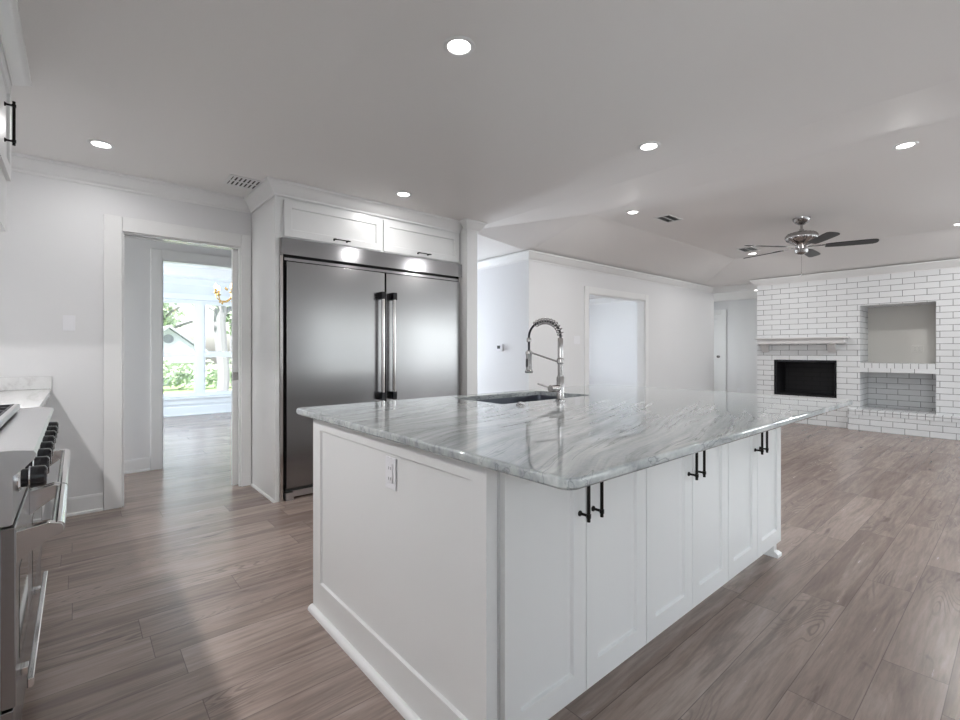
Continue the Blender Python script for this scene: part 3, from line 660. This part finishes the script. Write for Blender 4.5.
# knobs
for k in range(8):
    y = RY0+.085+k*.148; bm = bm_()
    lathe(bm, [(.034, 0), (.034, .006), (.030, .010)], (-.122, y, .842), (1, 0, 0), 28); kb = obj('knob_bezel', bm, 'chrome', t)
    bm = bm_(); lathe(bm, [(.024, .008), (.024, .022), (.029, .026), (.0275, .056), (.022, .060)], (-.122, y, .842), (1, 0, 0), 28); kn = obj('knob', bm, 'blackp', t)
    bm = bm_(); lathe(bm, [(.0296, 0), (.0296, .003)], (-.097, y, .842), (1, 0, 0), 28)
    obj('chrome_ring', bm, 'chrome', kn); obj('pointer_mark', boxes((-.0635, -.0610, y-.003, y+.003, .838, .862)), 'chrome', kn)
# oven doors
def oven(y0, y1, nm):
    d_ = thing_part(nm, t)
def door(y0, y1):
    bm = boxes((-.145, RX, y0, y1, .285, .738)); d_ = obj('oven_door', bm, 'steel', t, bevel=.003)
    obj('oven_window', boxes((-.12, RX+.001, y0+.10, y1-.10, .36, .60)), 'ovenglass', d_)
    bm = bm_(); cyl(bm, (-.038, y0+.004, .717), (-.038, y1-.004, .717), .0155, 22); hn = obj('handle', bm, 'polish', d_)
    for y in (y0+.002, y1-.022):
        bm = bm_(); p = [(RX-.001, .725), (RX-.001, .645), (-.060, .690), (-.030, .700), (-.024, .715), (-.030, .728), (-.055, .735)]
        skin(bm, [[(x, y, z) for x, z in p], [(x, y+.02, z) for x, z in p]])
        obj('handle_bracket', bm, 'polish', hn, bevel=.002)
door(RY0, RY0+.475); door(RY0+.481, RY1)
obj('kick_drawer', boxes((-.145, RX-.004, RY0, RY1, .125, .279)), 'steel', t, bevel=.003)
bm = boxes((-.100, -.086, RY0+.06, RY0+.86, .290, .316)); 
box(bm, RX-.001, -.100, RY0+.14, RY0+.17, .29, .312); box(bm, RX-.001, -.100, RY0+.70, RY0+.73, .29, .312); obj('lower_handle', bm, 'polish', t, bevel=.003)
for x in (WX+.09, -.19):
    for y in (RY0+.05, RY1-.05): obj('foot', cyl(bm_(), (x, y, 0), (x, y, .12), .018, 14), 'polish', t)
# base cabinet and counter beyond the range
t = thing('base_cabinet', 'white base cabinet between the range and the doorway wall', 'cabinet', (-.45, 3.67, 0))
obj('body', boxes((WX+.001, -.185, 2.872, DN-.001, .11, .874), (WX+.001, -.25, 2.872, DN-.001, 0, .11)), 'cab', t)
fr = Fr((-.185, 0, 0), (0, 1, 0), (1, 0, 0))
for a, b in ((2.876, 3.66), (3.664, 4.466)):
    dr = obj('door', shaker(fr, a, b, .13, .70), 'cab', t, bevel=.0015); pull('handle', Fr((-.165, 0, 0), (0, 1, 0), (1, 0, 0)), (b-.04 if a < 3 else a+.04), .58, .16, dr, out=.025)
    dw = obj('drawer', shaker(fr, a, b, .706, .868, rail=.045), 'cab', t, bevel=.0015)
o = obj('countertop', boxes((WX+.001, -.137, 2.868, DN-.001, .876, .915)), 'wstone', bevel=.003); tag(o, 'white veined countertop between the gas range and the doorway wall', 'countertop')
o = obj('backsplash', boxes((WX+.022, -.133, DN-.021, DN-.001, .916, 1.004)), 'wstone', bevel=.002); tag(o, 'low white stone backsplash strip on the doorway wall', 'backsplash')
# hood cabinet
t = thing('hood_cabinet', 'tall white cabinet with crown and black pulls above the range', 'cabinet', (-.5, 2.3, 1.98))
HY0, HY1 = 1.30, 3.15
obj('body', boxes((WX+.001, -.257, HY0, HY1, 1.99, KC-.002)), 'cab', t)
fr = Fr((-.257, 0, 0), (0, 1, 0), (1, 0, 0)); mid = (HY0+HY1)/2
for a, b, hy_ in ((HY0+.004, mid-.0015, mid-.05), (mid+.0015, HY1-.002, 3.03)):
    dr = obj('door', shaker(fr, a, b, 1.985, 2.44), 'cab', t, bevel=.0015)
    pull('handle', Fr((-.237, 0, 0), (0, 1, 0), (1, 0, 0)), 2.86 if hy_ > 3 else hy_, 2.165, .19, dr, out=.030)
obj('crown_moulding', sweep(bm_(), [(-.240, HY0), (-.240, HY1), (WX+.001, HY1)][::1], [(d*.78, KC-.001+h*.52) for d, h in CR]), 'trim', t)
t = thing('range_hood', 'white lower hood skirt under the tall cabinet over the range', 'range hood', (-.5, 2.3, 1.745))
bm = boxes((-.275, -.253, HY0+.02, HY1, 1.745, 1.982), (WX+.001, -.275, HY1-.02, HY1, 1.745, 1.982), (WX+.001, -.275, HY0+.02, HY0+.04, 1.745, 1.982), (WX+.001, -.275, HY0+.04, HY1-.02, 1.93, 1.982))
obj('skirt', bm, 'cab', t, bevel=.002)
obj('filter', boxes((WX+.05, -.30, HY0+.3, HY1-.3, 1.905, 1.929)), 'steel_h', t)
for y in (1.85, 2.75):
    bm = bm_(); lathe(bm, [(.035, 0), (.035, .006)], (-.58, y, 1.899), n=20); hl = obj('hood_lamp', bm, 'hoodled', t)
    l = light('AREA', 'hood_lamp_light', (-.58, y, 1.895), 12, (1, .985, .98), shape='DISK', size=.06)
    l.parent = t; l.location = Vector((-.58, y, 1.895))-t.location

# ================================================================== CEILING FITTINGS
def downlight(x, y, z, e, label):
    t = thing('ceiling_light', label, 'ceiling light', (x, y, z), 'recessed ceiling lights')
    bm = bm_(); n = 32
    prof = [(.048, 0), (.048, -.004), (.052, -.007), (.066, -.006), (.070, -.002), (.070, 0)]
    lathe_open = [[(x+r*math.cos(2*PI*i/n), y+r*math.sin(2*PI*i/n), z+h) for i in range(n)] for r, h in prof]
    skin(bm, lathe_open, closed=True); obj('trim_ring', bm, 'trim', t)
    bm = bm_(); lathe(bm, [(.047, 0), (.047, -.003), (.040, -.005)], (x, y, z), n=n); obj('lens', bm, 'lens', t)
    l = light('AREA', 'ceiling_light_lamp', (0, 0, -.012), e, (1, .985, .975), shape='DISK', size=.09); l.parent = t
K = 3.9; L = 11.5
downlight(1.255, 1.603, KC, K, 'bright recessed ceiling light directly over the island, nearest the camera')
downlight(2.796, 1.589, KC, K, 'recessed ceiling light above the right half of the island')
downlight(.117, 3.848, KC, K, 'recessed ceiling light near the doorway, leftmost in the room')
downlight(2.084, 3.418, KC, K, 'recessed ceiling light just in front of the refrigerator')
downlight(4.49, .57, TC, L, 'recessed ceiling light in the raised living room ceiling at upper right')
downlight(4.464, 2.72, TC, L, 'recessed ceiling light in the raised ceiling beside the small air vent')
downlight(7.74, .51, TC, L, 'recessed ceiling light at the right edge above the brick wall niche')
downlight(7.72, 2.70, TC, L, 'recessed ceiling light seen just behind the fan blade tips')
downlight(9.72, 3.32, 2.33, 4, 'recessed ceiling light in the hallway beyond the brick wall')
def vent(x0, x1, y0, y1, z, label, along='x'):
    t = thing('ceiling_vent', label, 'air vent', ((x0+x1)/2, (y0+y1)/2, z), 'ceiling air vents')
    b = .022
    obj('frame', boxes((x0, x1, y0, y0+b, z-.007, z), (x0, x1, y1-b, y1, z-.007, z), (x0, x0+b, y0+b, y1-b, z-.007, z), (x1-b, x1, y0+b, y1-b, z-.007, z), (x0+b, x1-b, (y0+y1)/2-.006, (y0+y1)/2+.006, z-.007, z)), 'trim', t, bevel=.0015)
    obj('dark_duct', boxes((x0+b, x1-b, y0+b, y1-b, z-.0015, z-.0005)), 'slot', t)
    bm = bm_(); n = 7
    for i in range(n):
        x = x0+b+(x1-x0-2*b)*(i+.5)/n; w_ = .007 if z < TC else -.005
        vv = [bm.verts.new(p) for p in ((x-w_, y0+b, z-.001), (x+w_, y0+b, z-.008), (x+w_, y1-b, z-.008), (x-w_, y1-b, z-.001))]
        vw = [bm.verts.new(v.co+Vector((.0015, 0, .0008))) for v in vv]
        bm.faces.new(vv); bm.faces.new(vw[::-1])
        for j in range(4): bm.faces.new((vv[j], vw[j], vw[(j+1) % 4], vv[(j+1) % 4]))
    obj('louvers', bm, 'trim', t, smooth=False)
vent(.87, 1.13, 3.87, 4.12, KC, 'square white ceiling vent with dark slots beside the refrigerator cabinet')
vent(4.82, 5.13, 2.50, 2.69, TC, 'white ceiling vent in the raised living room ceiling near a recessed light')
vent(7.2, 7.5, 2.52, 2.74, TC, 'white ceiling vent behind the left fan blades')

# ceiling fan
FX, FY = 6.08, 1.63
t = thing('ceiling_fan', 'nickel ceiling fan with five dark blades hanging from the living room ceiling', 'ceiling fan', (FX, FY, TC-.42))
bm = bm_(); lathe(bm, [(.062, 0), (.085, -.004), (.082, -.028), (.062, -.055), (.034, -.072), (.018, -.078), (.001, -.079)], (FX, FY, TC), n=32); obj('canopy', bm, 'nickel', t)
bm = bm_(); cyl(bm, (FX, FY, TC-.07), (FX, FY, TC-.155), .0125, 16); lathe(bm, [(.022, 0), (.022, -.03)], (FX, FY, TC-.125), n=16); obj('downrod', bm, 'nickel', t)
bm = bm_(); n = 60; prof = [(.02, -.15), (.075, -.155), (.128, -.170), (.150, -.195), (.152, -.222), (.138, -.248), (.105, -.268), (.075, -.280), (.07, -.285)]
rg = []
for r, h in prof:
    rg.append([(FX+(r*(1+(.035 if .05 < r else 0)*math.cos(20*2*PI*i/n)))*math.cos(2*PI*i/n), FY+(r*(1+(.035 if .05 < r else 0)*math.cos(20*2*PI*i/n)))*math.sin(2*PI*i/n), TC+h) for i in range(n)])
skin(bm, rg); obj('motor_housing', bm, 'nickel', t)
bm = bm_(); lathe(bm, [(.074, -.283), (.062, -.300), (.062, -.345), (.068, -.352), (.060, -.385), (.035, -.398), (.012, -.405), (.001, -.406)], (FX, FY, TC), n=32); obj('switch_housing', bm, 'nickel', t)
bm = bm_(); cyl(bm, (FX, FY, TC-.40), (FX, FY, TC-.60), .0014, 6); lathe(bm, [(.002, 0), (.006, -.012), (.004, -.04), (.001, -.044)], (FX, FY, TC-.60), n=10); obj('pull_chain', bm, 'nickel', t)
BZ = TC-.325
for k in range(5):
    a = math.radians(-69+72*k); R_ = Matrix.Rotation(a, 4, 'Z'); P_ = Matrix.Rotation(math.radians(-11), 4, 'X')
    outl = []
    for (r, w_) in ((.215, .040), (.26, .050), (.40, .057), (.55, .060), (.63, .058), (.655, .044), (.665, .022)): outl.append((r, w_))
    rim = [(r, w_) for r, w_ in outl]+[(r, -w_) for r, w_ in outl[::-1]]
    bm = bm_(); top = [bm.verts.new((R_ @ P_ @ Vector((r, y, .004)))+Vector((FX, FY, BZ))) for r, y in rim]; bot = [bm.verts.new((R_ @ P_ @ Vector((r, y, -.004)))+Vector((FX, FY, BZ))) for r, y in rim]
    bm.faces.new(top); bm.faces.new(bot[::-1]); m_ = len(top)
    for j in range(m_): bm.faces.new((top[j], bot[j], bot[(j+1) % m_], top[(j+1) % m_]))
    bl = obj('blade', bm, 'fblade', t)
    bm = bm_(); box(bm, .06, .30, -.013, .013, .004, .010); box(bm, .23, .30, -.035, .035, .004, .009)
    for v in bm.verts: v.co = (R_ @ P_ @ v.co)+Vector((FX, FY, BZ))
    obj('blade_iron', bm, 'nickel', bl, bevel=.002)

# chandelier in the dining room
cx, cy, cz = 1.80, 7.8, 2.03
t = thing('chandelier', 'brass chandelier with glowing candle bulbs seen through the doorway', 'chandelier', (cx, cy, cz))
bm = bm_(); lathe(bm, [(.001, -.16), (.02, -.15), (.03, -.12), (.015, -.08), (.035, -.04), (.02, 0), (.03, .06), (.012, .10), (.012, .16), (.03, .20), (.008, .24), (.006, .47)], (cx, cy, cz), n=20); obj('stem', bm, 'brass', t)
for k in range(6):
    a = math.radians(10+60*k); ux, uy = math.cos(a), math.sin(a)
    pts = [(cx+ux*r, cy+uy*r, cz+z) for r, z in ((.02, 0), (.06, -.07), (.12, -.11), (.19, -.11), (.245, -.07), (.26, 0))]
    bm = bm_(); tube(bm, [pts[0]]+[tuple(q) for q in resample(pts, 14)][1:], .008, 8)
    lathe(bm, [(.012, 0), (.034, .012), (.036, .02), (.012, .024), (.012, .075)], (cx+ux*.26, cy+uy*.26, cz-.01), n=14); ar = obj('arm', bm, 'brass', t)
    bm = bm_(); lathe(bm, [(.010, 0), (.019, .02), (.016, .045), (.002, .075)], (cx+ux*.26, cy+uy*.26, cz+.066), n=12); obj('bulb', bm, 'bulb', ar)
    bm = bm_()
    for rr_, zz in ((.12, .06), (.20, -.15)):
        lathe(bm, [(.001, 0), (.012, .015), (.014, .028), (.001, .045)], (cx+ux*rr_, cy+uy*rr_, cz+zz), n=8)
    obj('drop', bm, 'brass', ar)
bm = bm_(); lathe(bm, [(.055, 0), (.05, -.02), (.01, -.03)], (cx, cy, KC), n=20); obj('ceiling_canopy', bm, 'brass', t)

# ================================================================== OUTSIDE
GZ = -.35
struct('ground', boxes((-25, 45, 10.3, 60, GZ-.3, GZ)), 'grass')
o = struct('ground_road', boxes((-25, 45, 15.2, 19.0, GZ, GZ+.02)), 'road')
t = thing('neighbour_house', 'white gabled house with round attic vent across the street', 'house', (2.2, 27, GZ))
hx0, hx1, hy0 = 1.9, 4.3, 25.0; hz = 1.25; pk = 2.2; hm = (hx0+hx1)/2
bm = bm_(); skin(bm, [[(hx0, y, GZ), (hx1, y, GZ), (hx1, y, hz), (hm, y, pk), (hx0, y, hz)] for y in (hy0, 31)]); obj('walls', bm, 'siding', t, smooth=False)
bm = bm_()
for s_ in (-1, 1):
    e_ = hm+s_*(hm-hx0+.35); ez = hz-.22
    skin(bm, [[(hm, y, pk+.02), (e_, y, ez), (e_, y, ez+.12), (hm, y, pk+.14)] for y in (hy0-.4, 31.4)])
obj('roof', bm, 'roof', t, smooth=False)
bm = bm_(); lathe(bm, [(.2, 0), (.2, .05), (.14, .05), (.13, .02)], (hm, hy0, 1.72), (0, -1, 0), 24); obj('attic_vent', bm, 'roof', t)
obj('porch', boxes((hx0, hx1, hy0-1.2, hy0, .66, .80), (hx0+.1, hx0+.25, hy0-1.1, hy0-.95, GZ, .66), (hx1-.25, hx1-.1, hy0-1.1, hy0-.95, GZ, .66)), 'roof', t, smooth=False)
def leaves(bm, c, rad, n, s):
    for _ in range(n):
        while True:
            p = Vector((random.uniform(-1, 1), random.uniform(-1, 1), random.uniform(-1, 1)))
            if p.length < 1: break
        p = Vector((p.x*rad[0], p.y*rad[1], p.z*rad[2]))+Vector(c)
        a = Vector((random.gauss(0, 1), random.gauss(0, 1), random.gauss(0, 1))).normalized(); b = a.orthogonal().normalized(); q = s*random.uniform(.6, 1.3)
        bm.faces.new([bm.verts.new(v) for v in (p-a*q, p+b*q*.55, p+a*q, p-b*q*.55)])
def tree(x, y, h, tr, rad, n, s, label, kind='tree', lean=0):
    t = thing('street_tree', label, kind, (x, y, GZ), 'trees outside the dining room window')
    bm = bm_(); pts = [(x+lean*k/5+math.sin(k*1.7)*tr*.4, y, GZ+h*.75*k/5) for k in range(6)]; tube(bm, [Vector(p) for p in resample(pts, 12)], tr, 10)
    for k in range(5):
        a = k*1.3; b0 = Vector(pts[3 if k < 2 else 4]); tube(bm, [b0, b0+Vector((math.cos(a)*.5*rad[0], math.sin(a)*.4*rad[1], h*.14)), b0+Vector((math.cos(a)*.85*rad[0], math.sin(a)*.7*rad[1], h*.2))], tr*.38, 6)
    obj('trunk', bm, 'bark', t)
    bm = bm_()
    for k in range(7):
        c = (x+lean+random.uniform(-.5, .5)*rad[0], y+random.uniform(-.5, .5)*rad[1], GZ+h*.8+random.uniform(-.5, .5)*rad[2]); leaves(bm, c, [r*.6 for r in rad], n//7, s)
    obj('crown', bm, 'leaf', t, smooth=False, recalc=False)
tree(3.35, 16.0, 5.6, .17, (1.5, 1.5, 1.6), 700, .13, 'tree with a thick grey trunk in the right-hand window sash')
tree(5.3, 22.9, 4.3, .15, (1.3, 1.2, 1.5), 1100, .15, 'leafy tree beside the white house across the street')
tree(3.7, 34, 5.2, .2, (2.2, 2, 1.9), 1300, .2, 'tall tree rising behind the roof of the white house')
tree(8.6, 30, 5.6, .2, (2.0, 2, 2.2), 1300, .2, 'leafy tree furthest right beyond the dining window')
t = thing('hedge', 'low leafy hedge along the far side of the street', 'hedge', (4.5, 21.5, GZ))
bm = bm_()
for k in range(12): leaves(bm, (2.0+k*.62, 21.5, .25+random.uniform(-.1, .12)), (.6, .5, .55), 130, .12)
obj('foliage', bm, 'leaf', t, smooth=False, recalc=False)
